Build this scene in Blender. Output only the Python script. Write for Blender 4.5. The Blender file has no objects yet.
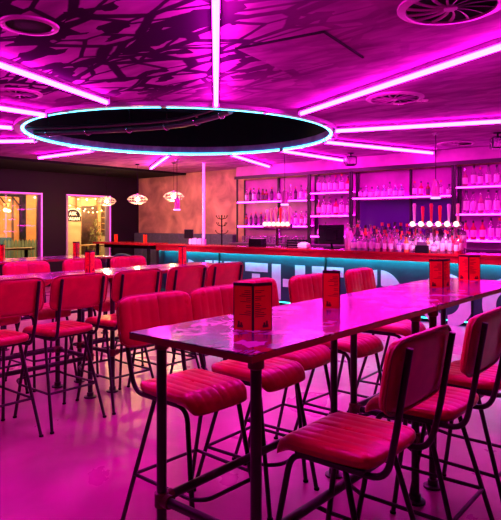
import bpy, math, random
from math import sin, cos, pi, radians as R
from mathutils import Vector as V, Matrix
random.seed(7)
S = bpy.context.scene
COL = S.collection

# ------------------------------------------------------------------ mesh helpers
class MB:
    def __init__(s): s.v = []; s.f = []; s.m = []; s.sm = []
    def add(s, vs, fs, smooth=False, mi=0):
        o = len(s.v); s.v += [tuple(p) for p in vs]
        s.f += [tuple(i + o for i in f) for f in fs]
        s.m += [mi] * len(fs); s.sm += [smooth] * len(fs)
        return s
    def box(s, x0, x1, y0, y1, z0, z1, mi=0, b=0.0):
        if b <= 0:
            return s.add([(x0,y0,z0),(x1,y0,z0),(x1,y1,z0),(x0,y1,z0),(x0,y0,z1),(x1,y0,z1),(x1,y1,z1),(x0,y1,z1)],
                         [(3,2,1,0),(4,5,6,7),(0,1,5,4),(1,2,6,5),(2,3,7,6),(3,0,4,7)], False, mi)
        vs = []
        for z, i in ((z0, b), (z0 + b, 0), (z1 - b, 0), (z1, b)):     # chamfered box
            xa, xb, ya, yb = x0 + i, x1 - i, y0 + i, y1 - i
            vs += [(xa+b,ya,z),(xb-b,ya,z),(xb,ya+b,z),(xb,yb-b,z),(xb-b,yb,z),(xa+b,yb,z),(xa,yb-b,z),(xa,ya+b,z)]
        fs = [tuple(range(7, -1, -1)), tuple(range(24, 32))]
        for k in range(3):
            for i in range(8):
                j = (i + 1) % 8
                fs.append((k*8+i, k*8+j, k*8+8+j, k*8+8+i))
        return s.add(vs, fs, False, mi)
    def tube(s, pts, r, n=10, closed=False, caps=True, mi=0):
        P = [V(p) for p in pts]; N = len(P); vs = []; up = None
        for i, p in enumerate(P):
            if closed: t = (P[(i+1) % N] - P[i-1]).normalized()
            else: t = (P[min(i+1, N-1)] - P[max(i-1, 0)]).normalized()
            if up is None:
                a = V((0,0,1)) if abs(t.z) < .9 else V((1,0,0))
                up = (a - t * a.dot(t)).normalized()
            else:
                up = up - t * up.dot(t)
                up = up.normalized()
            sd = t.cross(up)
            rr = r[i] if isinstance(r, (list, tuple)) else r
            for k in range(n):
                a = 2*pi*k/n
                vs.append(p + (up*cos(a) + sd*sin(a)) * rr)
        fs = []
        for i in range(N if closed else N-1):
            j = (i+1) % N
            for k in range(n):
                l = (k+1) % n
                fs.append((i*n+k, i*n+l, j*n+l, j*n+k))
        if caps and not closed:
            fs.append(tuple(range(n-1, -1, -1))); fs.append(tuple(range((N-1)*n, N*n)))
        return s.add(vs, fs, True, mi)
    def lathe(s, prof, n=16, c=(0,0,0), mi=0, smooth=True):
        vs = []; fs = []
        for (r, z) in prof:
            for k in range(n):
                a = 2*pi*k/n
                vs.append((c[0]+r*cos(a), c[1]+r*sin(a), c[2]+z))
        for i in range(len(prof)-1):
            for k in range(n):
                l = (k+1) % n
                fs.append((i*n+k, i*n+l, (i+1)*n+l, (i+1)*n+k))
        fs.append(tuple(range(n-1, -1, -1)))
        fs.append(tuple(range((len(prof)-1)*n, len(prof)*n)))
        return s.add(vs, fs, smooth, mi)
    def cyl(s, c, r, h, n=20, mi=0): return s.lathe([(r,0),(r,h)], n, c, mi, False)
    def prism(s, poly, fn, d0, d1, mi=0):
        n = len(poly)
        vs = [fn(a, b, d0) for a, b in poly] + [fn(a, b, d1) for a, b in poly]
        fs = [tuple(range(n-1, -1, -1)), tuple(range(n, 2*n))] + [(i, (i+1) % n, n+(i+1) % n, n+i) for i in range(n)]
        return s.add(vs, fs, False, mi)
    def sphere(s, c, r, n=14, sz=1.0, mi=0):
        return s.lathe([(max(1e-4, r*sin(pi*k/10)), -r*sz*cos(pi*k/10)) for k in range(11)], n, c, mi)
    def build(s, name, mats, parent=None, loc=None, rotz=0):
        me = bpy.data.meshes.new(name)
        me.from_pydata(s.v, [], s.f)
        if not isinstance(mats, (list, tuple)): mats = [mats]
        for m in mats: me.materials.append(m)
        me.polygons.foreach_set('material_index', s.m)
        me.polygons.foreach_set('use_smooth', s.sm)
        me.update()
        if any(s.sm):
            try: me.set_sharp_from_angle(angle=R(40))
            except Exception: pass
        o = bpy.data.objects.new(name, me); COL.objects.link(o)
        if parent: o.parent = parent
        if loc: o.location = loc
        if rotz: o.rotation_euler = (0, 0, rotz)
        return o

def tag(o, label=None, cat=None, group=None, kind=None):
    for k, v in (('label', label), ('category', cat), ('group', group), ('kind', kind)):
        if v: o[k] = v
    return o
def thing(name, label, cat, loc=(0,0,0), rotz=0, group=None):
    o = bpy.data.objects.new(name, None); COL.objects.link(o)
    o.location = loc; o.rotation_euler = (0, 0, rotz); o.empty_display_size = .1
    return tag(o, label, cat, group)
def struct(o): o['kind'] = 'structure'; return o
def copy_tree(o, parent=None):
    c = o.copy(); COL.objects.link(c)
    if parent: c.parent = parent
    for ch in list(o.children): copy_tree(ch, c)
    return c
def dup(o, loc, rotz=0, label=None, group=None):
    c = copy_tree(o); c.location = loc; c.rotation_euler = (0, 0, rotz)
    if label: c['label'] = label
    if group: c['group'] = group
    return c
def bend(pts, rad=.05, n=5):
    """round the corners of a polyline"""
    P = [V(p) for p in pts]; out = [P[0]]
    for i in range(1, len(P)-1):
        a, b, c = P[i-1], P[i], P[i+1]
        r = min(rad, (a-b).length*.45, (c-b).length*.45)
        p, q = b + (a-b).normalized()*r, b + (c-b).normalized()*r
        for k in range(n+1):
            t = k/n; out.append(p*(1-t)**2 + b*2*t*(1-t) + q*t*t)
    out.append(P[-1]); return out

# ------------------------------------------------------------------ materials
def mat(name, color, rough=.5, metal=0, emit=None, es=0, trans=0, coat=0, spec=None, ior=None):
    m = bpy.data.materials.new(name); m.use_nodes = True
    b = m.node_tree.nodes['Principled BSDF']
    b.inputs['Base Color'].default_value = (*color, 1)
    b.inputs['Roughness'].default_value = rough
    b.inputs['Metallic'].default_value = metal
    if emit: b.inputs['Emission Color'].default_value = (*emit, 1); b.inputs['Emission Strength'].default_value = es
    if trans: b.inputs['Transmission Weight'].default_value = trans
    if coat: b.inputs['Coat Weight'].default_value = coat; b.inputs['Coat Roughness'].default_value = .12
    if spec is not None: b.inputs['Specular IOR Level'].default_value = spec
    if ior: b.inputs['IOR'].default_value = ior
    return m
def nodes(m): return m.node_tree.nodes, m.node_tree.links, m.node_tree.nodes['Principled BSDF']
def noise_mat(name, c1, c2, scale, rough=(.4,.6), bump=0, detail=6, dist=0, lo=.35, hi=.65, coat=0, metal=0, stretch=(1,1,1), spec=None):
    m = mat(name, c1, rough[0], metal, coat=coat, spec=spec); N, L, b = nodes(m)
    tc = N.new('ShaderNodeTexCoord'); mp = N.new('ShaderNodeMapping'); mp.inputs['Scale'].default_value = stretch
    nz = N.new('ShaderNodeTexNoise'); nz.inputs['Scale'].default_value = scale
    nz.inputs['Detail'].default_value = detail; nz.inputs['Distortion'].default_value = dist
    rp = N.new('ShaderNodeValToRGB'); e = rp.color_ramp.elements
    e[0].position = lo; e[1].position = hi; e[0].color = (*c1,1); e[1].color = (*c2,1)
    mr = N.new('ShaderNodeMapRange'); mr.inputs[3].default_value = rough[0]; mr.inputs[4].default_value = rough[1]
    L.new(tc.outputs['Object'], mp.inputs[0]); L.new(mp.outputs[0], nz.inputs['Vector'])
    L.new(nz.outputs[0], rp.inputs[0]); L.new(rp.outputs[0], b.inputs['Base Color'])
    L.new(nz.outputs[0], mr.inputs[0]); L.new(mr.outputs[0], b.inputs['Roughness'])
    if bump:
        bp = N.new('ShaderNodeBump'); bp.inputs['Strength'].default_value = bump; bp.inputs['Distance'].default_value = .01
        L.new(nz.outputs[0], bp.inputs['Height']); L.new(bp.outputs[0], b.inputs['Normal'])
    return m

PINK = (1.0, .012, .50)
M = {}
M['leather'] = noise_mat('red leatherette', (.66,.009,.060), (.50,.006,.045), 9, (.22,.38), .14, 8)
M['leather2'] = noise_mat('red vinyl piping', (.42,.010,.045), (.36,.008,.04), 9, (.38,.46))
M['steel'] = noise_mat('black powder coated steel', (.012,.010,.014), (.02,.016,.022), 30, (.28,.42), 0)
M['pipe'] = noise_mat('dark iron pipe', (.014,.011,.016), (.028,.02,.03), 14, (.26,.45), .1)
M['fitting'] = noise_mat('oxide red pipe fitting', (.16,.02,.03), (.10,.02,.03), 30, (.35,.5))
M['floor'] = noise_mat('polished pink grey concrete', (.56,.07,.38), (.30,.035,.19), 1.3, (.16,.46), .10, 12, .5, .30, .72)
M['black'] = mat('matt black', (.006,.005,.008), .85, spec=.15)
M['blackgloss'] = mat('gloss black plastic', (.01,.01,.012), .22)
M['darkwall'] = noise_mat('aubergine painted wall', (.008,.003,.010), (.012,.004,.013), 3, (.6,.8), .05, spec=.18)
M['plaster'] = noise_mat('raw pink brown plaster', (.66,.36,.25), (.30,.16,.13), 1.9, (.6,.8), .25, 10, .6)
M['wallplain'] = noise_mat('pale painted wall', (.62,.58,.62), (.55,.50,.55), 3, (.5,.6))
M['soffit'] = noise_mat('painted soffit board', (.46,.12,.42), (.36,.09,.33), 4, (.45,.55))
M['navy'] = noise_mat('navy bar front', (.006,.030,.055), (.005,.024,.045), 6, (.32,.42))
M['letter'] = noise_mat('white stencil paint tinted magenta', (.62,.42,.66), (.55,.36,.60), 8, (.45,.5))  # white letters, magenta light on them mixed into the paint colour
M['barwood'] = noise_mat('red stained bar wood', (.40,.010,.022), (.24,.007,.014), 3, (.2,.32), .04, 8, 1.0, coat=.3, stretch=(1,8,8))
M['chrome'] = mat('chrome', (.8,.78,.8), .14, 1)
M['alu'] = mat('aluminium channel', (.30,.26,.32), .4, .7)
M['pinkled'] = mat('pink neon tube', (.9,.5,.8), .4, emit=(1.0,.009,.67), es=80)
M['pinkshelf'] = mat('pink shelf light', (.9,.5,.8), .4, emit=(1.0,.014,.72), es=24)
M['cyanled'] = mat('cyan neon ring', (.5,.8,.9), .4, emit=(.06,.62,1.0), es=5)
M['cyanbar'] = mat('turquoise strip light', (.5,.8,.9), .4, emit=(.01,.66,.70), es=95)
M['warm'] = mat('warm filament bulb', (1,.8,.5), .4, emit=(1.0,.50,.15), es=30)
M['warmsmall'] = mat('warm festoon bulb', (1,.8,.5), .4, emit=(1.0,.55,.18), es=40)
M['badge'] = mat('lit tap badge', (1,.9,.7), .4, emit=(1.0,.66,.42), es=1.7)
M['whitewire'] = mat('white wire', (.75,.7,.66), .4); M['cage'] = mat('ivory cage wire', (.42,.39,.36), .4)
M['menu'] = mat('fluorescent red card', (1.0,.05,.02), .42)
M['menuink'] = mat('dark menu print', (.12,.006,.004), .5)
M['menuband'] = mat('black menu edge', (.012,.006,.010), .45)
M['greyfabric'] = noise_mat('slate blue upholstery', (.075,.085,.13), (.055,.065,.10), 20, (.6,.75), .1)
M['green'] = mat('dark green paint', (.02,.10,.08), .4)
M['shadeglass'] = mat('pink glass shade', (.85,.30,.62), .15, trans=.55)
M['shaderim'] = mat('pale glass rim', (.75,.72,.95), .2, emit=(.55,.40,1.0), es=1.3)
M['mirror'] = mat('mirror with painted violet reflection', (.07,.018,.20), .16)  # violet reflection of the room put into the base colour
M['panel'] = noise_mat('magenta tinted back bar panel', (.46,.018,.44), (.34,.012,.32), 4, (.35,.5))  # pale panel, with the pink light's cast put into its colour
M['post'] = mat('dark shelf post', (.010,.004,.012), .45)
M['shelfboard'] = mat('dark shelf board', (.10,.06,.10), .35)
M['brick'] = None

def brick_mat(name, c1, c2, mort, scale, axis='yz'):
    m = mat(name, c1, .8); N, L, b = nodes(m)
    tc = N.new('ShaderNodeTexCoord'); sp = N.new('ShaderNodeSeparateXYZ'); cb = N.new('ShaderNodeCombineXYZ')
    br = N.new('ShaderNodeTexBrick')
    br.inputs['Color1'].default_value = (*c1,1); br.inputs['Color2'].default_value = (*c2,1); br.inputs['Mortar'].default_value = (*mort,1)
    br.inputs['Scale'].default_value = scale; br.inputs['Mortar Size'].default_value = .02
    L.new(tc.outputs['Object'], sp.inputs[0]); L.new(sp.outputs[1], cb.inputs[0]); L.new(sp.outputs[2], cb.inputs[1])
    L.new(cb.outputs[0], br.inputs['Vector']); L.new(br.outputs[0], b.inputs['Base Color'])
    return m
M['brick'] = brick_mat('orange brick', (.62,.25,.06), (.52,.19,.05), (.45,.27,.14), 4.2)
M['cream'] = noise_mat('cream shopfront paint', (.62,.48,.26), (.50,.38,.20), 2, (.6,.7))
M['bronze'] = noise_mat('brown shopfront frame', (.10,.04,.018), (.05,.022,.012), 6, (.5,.6))
M['fence'] = noise_mat('grey green fence board', (.15,.20,.13), (.09,.12,.08), 6, (.7,.8), stretch=(1,1,.2))
M['street'] = noise_mat('street paving', (.20,.15,.11), (.13,.10,.08), 5, (.6,.8))
M['leaf'] = noise_mat('dusty foliage', (.10,.14,.03), (.22,.19,.05), 14, (.6,.8))
M['signlight'] = mat('glowing sign lettering', (1,.9,.7), .4, emit=(1.0,.75,.38), es=1.1)
M['timber'] = noise_mat('pale timber', (.55,.30,.13), (.42,.22,.09), 4, (.5,.6), stretch=(4,1,4))
M['teal'] = mat('teal bench cloth', (.015,.10,.15), .7)
m = M['glass'] = mat('window glass', (1,1,1), .02, trans=1, ior=1.45)

# ceiling: painted board with black brush strokes (graffiti) concentrated over the front tables
def ceiling_mat():
    m = mat('brush painted ceiling', (.4,.37,.42), .9, spec=0); N, L, b = nodes(m)
    tc = N.new('ShaderNodeTexCoord')
    n1 = N.new('ShaderNodeTexNoise'); n1.inputs['Scale'].default_value = 7; n1.inputs['Detail'].default_value = 3
    mx = N.new('ShaderNodeMix'); mx.data_type = 'RGBA'; mx.blend_type = 'ADD'; mx.inputs[0].default_value = .028
    L.new(tc.outputs['Object'], n1.inputs['Vector'])
    L.new(tc.outputs['Object'], mx.inputs[6]); L.new(n1.outputs[1], mx.inputs[7])
    def mapped(rot, scl):
        mp = N.new('ShaderNodeMapping'); mp.inputs['Rotation'].default_value = (0,0,R(rot)); mp.inputs['Scale'].default_value = scl
        L.new(mx.outputs[2], mp.inputs[0]); return mp
    def vor(mp, sc, lo, hi):
        v = N.new('ShaderNodeTexVoronoi'); v.feature = 'DISTANCE_TO_EDGE'; v.inputs['Scale'].default_value = sc
        L.new(mp.outputs[0], v.inputs['Vector'])
        r = N.new('ShaderNodeMapRange'); r.inputs[1].default_value = lo; r.inputs[2].default_value = hi
        L.new(v.outputs['Distance'], r.inputs[0]); return r
    def fill(mp, sc, th):
        v = N.new('ShaderNodeTexVoronoi'); v.inputs['Scale'].default_value = sc; v.distance = 'MANHATTAN'
        L.new(mp.outputs[0], v.inputs['Vector'])
        q = N.new('ShaderNodeSeparateColor'); L.new(v.outputs['Color'], q.inputs[0])
        r = N.new('ShaderNodeMath'); r.operation = 'GREATER_THAN'; r.inputs[1].default_value = th
        L.new(q.outputs[0], r.inputs[0]); return r
    def mini(a, b_):
        q = N.new('ShaderNodeMath'); q.operation = 'MINIMUM'; L.new(a.outputs[0], q.inputs[0]); L.new(b_.outputs[0], q.inputs[1]); return q
    mA_, mB_ = mapped(34, (1.5,3.4,1)), mapped(-50, (2.2,5.6,1))
    mn = mini(vor(mA_, .85, .055, .075), mini(vor(mB_, .62, .030, .045), mini(fill(mB_, 1.15, .16), fill(mA_, 1.6, .12))))
    # where the mural is dense
    sp = N.new('ShaderNodeVectorMath'); sp.operation = 'DISTANCE'; sp.inputs[1].default_value = (-4.0,2.3,0)
    pl = N.new('ShaderNodeVectorMath'); pl.operation = 'MULTIPLY'; pl.inputs[1].default_value = (1,1,0)
    L.new(tc.outputs['Object'], pl.inputs[0]); L.new(pl.outputs[0], sp.inputs[0])
    rd = N.new('ShaderNodeMapRange'); rd.inputs[1].default_value = 1.5; rd.inputs[2].default_value = 2.5
    rd.inputs[3].default_value = 1; rd.inputs[4].default_value = .16
    L.new(sp.outputs['Value'], rd.inputs[0])
    inv = N.new('ShaderNodeMath'); inv.operation = 'SUBTRACT'; inv.inputs[0].default_value = 1; L.new(mn.outputs[0], inv.inputs[1])
    mul = N.new('ShaderNodeMath'); mul.operation = 'MULTIPLY'; L.new(inv.outputs[0], mul.inputs[0]); L.new(rd.outputs[0], mul.inputs[1])
    n3 = N.new('ShaderNodeTexNoise'); n3.inputs['Scale'].default_value = 2.2; n3.inputs['Detail'].default_value = 8
    mp3 = N.new('ShaderNodeMapping'); mp3.inputs['Scale'].default_value = (1,3,1); L.new(tc.outputs['Object'], mp3.inputs[0]); L.new(mp3.outputs[0], n3.inputs['Vector'])
    rp = N.new('ShaderNodeValToRGB'); e = rp.color_ramp.elements
    e[0].position=.3; e[1].position=.75; e[0].color=(.24,.08,.24,1); e[1].color=(.50,.18,.48,1)
    L.new(n3.outputs[0], rp.inputs[0])
    fin = N.new('ShaderNodeMix'); fin.data_type='RGBA'; fin.inputs[7].default_value=(.035,.008,.045,1)
    L.new(mul.outputs[0], fin.inputs[0]); L.new(rp.outputs[0], fin.inputs[6]); L.new(fin.outputs[2], b.inputs['Base Color'])
    return m
M['ceiling'] = ceiling_mat()

def tabletop_mat():
    m = mat('lacquered collage tabletop', (.3,.1,.2), .20, coat=.35); N, L, b = nodes(m)
    b.inputs['Coat Roughness'].default_value = .10
    tc = N.new('ShaderNodeTexCoord')
    nz = N.new('ShaderNodeTexNoise'); nz.inputs['Scale'].default_value = 3.5; nz.inputs['Detail'].default_value = 3; nz.inputs['Distortion'].default_value = 1.6
    mx = N.new('ShaderNodeMix'); mx.data_type='RGBA'; mx.blend_type='ADD'; mx.inputs[0].default_value=.35
    L.new(tc.outputs['Object'], nz.inputs['Vector']); L.new(tc.outputs['Object'], mx.inputs[6]); L.new(nz.outputs[1], mx.inputs[7])
    v = N.new('ShaderNodeTexVoronoi'); v.inputs['Scale'].default_value = 9; L.new(mx.outputs[2], v.inputs['Vector'])
    ve = N.new('ShaderNodeTexVoronoi'); ve.feature='DISTANCE_TO_EDGE'; ve.inputs['Scale'].default_value = 9; L.new(mx.outputs[2], ve.inputs['Vector'])
    sep = N.new('ShaderNodeSeparateColor'); L.new(v.outputs['Color'], sep.inputs[0])
    rp = N.new('ShaderNodeValToRGB'); rp.color_ramp.interpolation='CONSTANT'; e = rp.color_ramp.elements
    e[0].position=0; e[0].color=(.30,.12,.32,1); e[1].position=.3; e[1].color=(.72,.42,.70,1)
    for p, c in ((.55,(.22,.13,.32,1)),(.74,(.42,.03,.04,1)),(.88,(.16,.06,.16,1))):
        q = e.new(p); q.color = c
    L.new(sep.outputs[0], rp.inputs[0])
    r = N.new('ShaderNodeMapRange'); r.inputs[1].default_value=.02; r.inputs[2].default_value=.09; L.new(ve.outputs['Distance'], r.inputs[0])
    fin = N.new('ShaderNodeMix'); fin.data_type='RGBA'; fin.inputs[6].default_value=(.10,.04,.10,1)
    L.new(r.outputs[0], fin.inputs[0]); L.new(rp.outputs[0], fin.inputs[7]); L.new(fin.outputs[2], b.inputs['Base Color'])
    return m
M['tabletop'] = tabletop_mat()
M['tableedge'] = noise_mat('dark red table edge', (.34,.010,.030), (.24,.008,.022), 6, (.35,.45))

# ------------------------------------------------------------------ room shell
XL, XR, YN, YB, HC = -13.1, 3.0, -3.0, 10.6, 2.89
RC, RR = (-6.37, 5.96), 2.22            # centre and radius of the round ceiling recess
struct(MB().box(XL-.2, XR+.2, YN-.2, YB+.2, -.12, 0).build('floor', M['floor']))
# ceiling with a round hole
b = MB(); angs = sorted([2*pi*k/96 for k in range(96)] + [math.atan2(y-RC[1], x-RC[0]) % (2*pi) for x in (XL-.2, XR+.2) for y in (YN-.2, YB+.2)])
inn = []; out = []
for a in angs:
    c_, s_ = cos(a), sin(a)
    tx = ((XR+.2-RC[0])/c_) if c_ > 1e-9 else ((XL-.2-RC[0])/c_ if c_ < -1e-9 else 1e9)
    ty = ((YB+.2-RC[1])/s_) if s_ > 1e-9 else ((YN-.2-RC[1])/s_ if s_ < -1e-9 else 1e9)
    t = min(tx, ty)
    inn.append((RC[0]+RR*c_, RC[1]+RR*s_)); out.append((RC[0]+t*c_, RC[1]+t*s_))
n = len(angs)
vs = [(x,y,HC) for x,y in inn] + [(x,y,HC) for x,y in out] + [(x,y,HC+.1) for x,y in inn] + [(x,y,HC+.1) for x,y in out]
fs = []
for i in range(n):
    j = (i+1) % n
    fs += [(i, n+i, n+j, j), (2*n+i, 2*n+j, 3*n+j, 3*n+i), (i, j, 2*n+j, 2*n+i), (n+i, 3*n+i, 3*n+j, n+j)]
b.add(vs, fs); struct(b.build('ceiling', M['ceiling']))
# the recess: black drum above the hole
b = MB()
for r0, sgn in ((RR+.0, 1),):
    vs = []; fs = []
    for k in range(96):
        a = 2*pi*k/96
        vs += [(RC[0]+r0*cos(a), RC[1]+r0*sin(a), HC+.1), (RC[0]+r0*cos(a), RC[1]+r0*sin(a), HC+.75),
               (RC[0]+(r0+.06)*cos(a), RC[1]+(r0+.06)*sin(a), HC+.1), (RC[0]+(r0+.06)*cos(a), RC[1]+(r0+.06)*sin(a), HC+.75)]
    for k in range(96):
        l = (k+1) % 96
        fs += [(4*k, 4*k+1, 4*l+1, 4*l), (4*k+2, 4*l+2, 4*l+3, 4*k+3), (4*k+1, 4*k+3, 4*l+3, 4*l+1), (4*k, 4*l, 4*l+2, 4*k+2)]
    b.add(vs, fs, False)
b.cyl((RC[0], RC[1], HC+.75), RR+.06, .05, 96)
struct(b.build('trim_1', M['black']))
# walls
struct(MB().box(XL-.2, XR+.2, YB, YB+.2, 0, HC).build('wall_back', M['plaster']))
struct(MB().box(XR, XR+.2, YN, YB, 0, HC).build('wall_right', M['darkwall']))
struct(MB().box(XL-.2, XR+.2, YN-.2, YN, 0, HC).build('wall_front', M['darkwall']))
W1, W2, WZ0, WZ1 = (5.5, 7.60), (8.26, 9.62), .62, 2.31     # the two openings in the left wall (y ranges)
b = MB(); x0, x1 = XL-.2, XL
b.box(x0, x1, YN, W1[0], 0, HC); b.box(x0, x1, W1[1], W2[0], 0, HC); b.box(x0, x1, W2[1], YB, 0, HC)
for w in (W1, W2): b.box(x0, x1, w[0], w[1], 0, WZ0); b.box(x0, x1, w[0], w[1], WZ1, HC)
struct(b.build('wall_left', M['darkwall']))
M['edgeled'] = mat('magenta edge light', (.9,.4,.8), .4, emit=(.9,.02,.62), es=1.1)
M['frame'] = mat('pale lilac window frame', (.42,.30,.46), .4)
for i, w in enumerate((W1, W2)):
    f = MB(); t = .05
    f.box(x0+.02, x1+.03, w[0], w[0]+t, WZ0, WZ1); f.box(x0+.02, x1+.03, w[1]-t, w[1], WZ0, WZ1)
    f.box(x0+.02, x1+.03, w[0]+t, w[1]-t, WZ0, WZ0+t); f.box(x0+.02, x1+.03, w[0]+t, w[1]-t, WZ1-t, WZ1)
    fo = struct(f.build('window_%d' % (i+1), M['frame']))
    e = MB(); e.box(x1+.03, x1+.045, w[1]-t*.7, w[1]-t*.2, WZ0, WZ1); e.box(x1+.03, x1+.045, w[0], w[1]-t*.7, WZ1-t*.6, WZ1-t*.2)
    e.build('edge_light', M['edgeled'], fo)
    MB().box(XL-.11, XL-.10, w[0]+t, w[1]-t, WZ0+t, WZ1-t).build('window_pane', M['glass'], fo)
# black dropped edge of the ceiling along the window wall, soffit over the back bar
struct(MB().box(XL, -11.15, YN, YB, HC-.05, HC).build('trim_2', M['black']))
struct(MB().box(-9.10, XR, 10.27, YB, 2.66, HC).build('trim_3', M['soffit']))
struct(MB().box(-9.14, XR, 10.25, 10.275, 2.60, 2.67).build('trim_4', M['post']))

# ------------------------------------------------------------------ ceiling ring, strips, vents
ring = thing('neon_ring', 'large cyan neon ring around the black round recess in the ceiling', 'neon light', (RC[0], RC[1], HC))
def circ(r, z, n=96): return [(r*cos(2*pi*k/n), r*sin(2*pi*k/n), z) for k in range(n)]
MB().tube(circ(RR-.012, -.032), .020, 8, True).build('tube', M['cyanled'], ring)
b = MB(); vs = []; fs = []
for k in range(96):
    a = 2*pi*k/96
    for r, z in ((RR+.015,-.045),(RR+.015,0),(RR+.10,0),(RR+.10,-.045)): vs.append((r*cos(a), r*sin(a), z))
for k in range(96):
    l = (k+1) % 96
    for q in range(4): p = (q+1) % 4; fs.append((4*k+q, 4*l+q, 4*l+p, 4*k+p))
b.add(vs, fs); b.build('rim', M['alu'], ring)
for k in range(12):
    a = 2*pi*(k+.4)/12
    MB().box(-.03,.03,-.012,.06,-.058,-.046).build('clip', M['chrome'], ring, ((RR+.03)*cos(a), (RR+.03)*sin(a), 0), a-pi/2)

# service pipe inside the recess
pp = thing('service_pipe', 'curved dark service pipe with clamps hanging inside the ceiling recess', 'pipe', (-6.2, 4.9, HC))
PK = [V(p) for p in ((-1.55,-.52),(-1.1,-.24),(-.52,.03),(.1,.25),(.63,.35),(1.25,.24),(1.70,.08))]
def arcp(u, off=0, dz=0):
    f = min(u*6, 5.999); i = int(f); t_ = f-i
    p0, p1, p2, p3 = PK[max(i-1,0)], PK[i], PK[i+1], PK[min(i+2,6)]
    p = .5*((2*p1)+(p2-p0)*t_+(2*p0-5*p1+4*p2-p3)*t_**2+(3*p1-p0-3*p2+p3)*t_**3)
    return (p.x, p.y-off, -.03+dz)
MB().tube([arcp(k/24) for k in range(25)], .042, 10).build('duct', M['pipe'], pp)
MB().tube([arcp(k/24, .11, .05) for k in range(25)], .022, 8).build('conduit', M['pipe'], pp)
for k in range(6):
    p = arcp(.08+.165*k); q = MB()
    q.tube([(p[0], p[1]+.055*cos(u), p[2]+.055*sin(u)) for u in [2*pi*j/16 for j in range(16)]], .007, 6, True)
    q.tube([(p[0], p[1], p[2]+.05), (p[0], p[1], .76)], .006, 6)
    q.build('clamp', M['chrome'], pp)

strips = [  # inner end, outer end, how it reads
 ((-4.35,4.58),(-1.2,1.26), 'vertical-looking pink neon strip running from ring toward the viewer at top centre'),
 ((-5.11,3.73),(-4.05,.95), 'pink neon strip slanting from ring to the upper left edge of the photo'),
 ((-3.92,5.54),(-.2,3.87), 'long pink neon strip rising from ring to the upper right, under the swirl vents'),
 ((-4.29,6.86),(-.6,8.12), 'nearly level pink neon strip from right tip of ring to the right edge'),
 ((-4.97,7.66),(-4.24,10.15), 'pink neon strip from ring toward the pendant over the tap bank on the right'),
 ((-6.14,8.10),(-6.12,10.15), 'pink neon strip from ring toward the black speaker above the monitor'),
 ((-7.21,7.98),(-8.05,10.2), 'pink neon strip from ring ending beside the plaster wall and the left shelves'),
 ((-8.11,7.28),(-10.4,8.77), 'short steep pink neon strip above the pale plaster wall'),
 ((-8.62,5.98),(-10.39,5.96), 'pink neon strip from ring ending over the dark wall between the windows'),
 ((-8.27,4.72),(-10.55,3.2), 'lowest pink neon strip at the left edge, under the tip of ring'),
 ((-7.40,3.90),(-8.2,1.6), 'middle pink neon strip meeting the left tip of ring'),
 ((-6.25,3.70),(-6.25,.9), 'uppermost of the three pink neon strips meeting the left tip of ring'),
]
for (a, c_, lb) in strips:
    d = V((c_[0]-a[0], c_[1]-a[1], 0)); L_ = d.length
    t = thing('neon_strip', lb, 'neon light', (a[0], a[1], HC), math.atan2(d.y, d.x), 'pink neon strips radiating from the ring')
    MB().box(0.03, L_, -.024, .024, -.040, 0).build('housing', M['alu'], t)
    MB().tube([(.03,0,-.062),(L_-.01,0,-.062)], .022, 8).build('tube', M['pinkled'], t)
    e = MB()
    for q in (.02, L_-.01): e.box(q-.01, q+.02, -.034, .034, -.078, -.001)
    e.build('end_cap', M['alu'], t)

def vent(x, y, r, lb, nf=14):
    t = thing('ceiling_vent', lb, 'vent', (x, y, HC), random.random(), 'round swirl vents')
    b = MB(); n = 40; vs = []; fs = []
    for k in range(n):
        a = 2*pi*k/n
        for q, z in ((r*1.0,0),(r,-.012),(r*.84,-.022),(r*.82,0)): vs.append((q*cos(a), q*sin(a), z))
    for k in range(n):
        l = (k+1) % n
        for q in range(4): p = (q+1) % 4; fs.append((4*k+q, 4*l+q, 4*l+p, 4*k+p))
    b.add(vs, fs); b.build('ring', M['soffit'], t)
    MB().cyl((0,0,-.006), r*.83, .006, 40).build('duct_opening', M['black'], t)
    MB().lathe([(r*.10,-.026),(r*.13,-.018),(r*.13,-.006)], 20).build('hub', M['soffit'], t)
    for k in range(nf):
        a0 = 2*pi*k/nf; f = MB(); w = r*.020; vs = []
        for j in range(6):
            rr = r*(.12 + .70*j/5); a = a0 + .30*j/5; ww = w*(.8+.9*j/5)
            c_, s_ = cos(a), sin(a)
            vs += [(rr*c_-ww*s_, rr*s_+ww*c_, -.012), (rr*c_+ww*s_, rr*s_-ww*c_, -.020), (rr*c_+ww*s_, rr*s_-ww*c_, -.016), (rr*c_-ww*s_, rr*s_+ww*c_, -.008)]
        fs = [(0,1,2,3), (20,23,22,21)]
        for j in range(5):
            for q in range(4): p = (q+1) % 4; fs.append((4*j+q, 4*j+4+q, 4*j+4+p, 4*j+p))
        f.add(vs, fs); f.build('fin', M['soffit'], t)
vent(-1.36, 3.52, .32, 'largest round swirl vent at the top right of the ceiling')
vent(-2.80, 5.70, .30, 'round swirl vent just below the long pink strip on the right')
vent(-3.60, 9.55, .30, 'farthest round vent, low over the right end of the back bar')
vent(-5.65, 3.01, .24, 'round swirl vent between two pink strips at the left edge')
t = thing('ceiling_speaker', 'round flush speaker ring in dark mural at the upper left corner', 'speaker', (-3.66, 2.03, HC))
MB().lathe([(.195,0),(.19,-.014),(.16,-.018),(.15,-.006),(.15,0)], 36).build('ring', M['soffit'], t)
MB().lathe([(.148,-.007),(.09,-.012),(.07,-.012)], 30).build('grille', M['black'], t)
t = thing('ceiling_hatch', 'square access hatch with a dark gap on the ceiling right of centre', 'hatch', (-2.62, 3.72, HC), R(8))
MB().box(-.36,.36,-.36,.36,-.012,0).build('door', M['ceiling'], t)
b = MB(); b.box(.36,.375,-.37,.37,-.014,0); b.box(-.37,.36,-.375,-.36,-.014,0)
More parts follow.
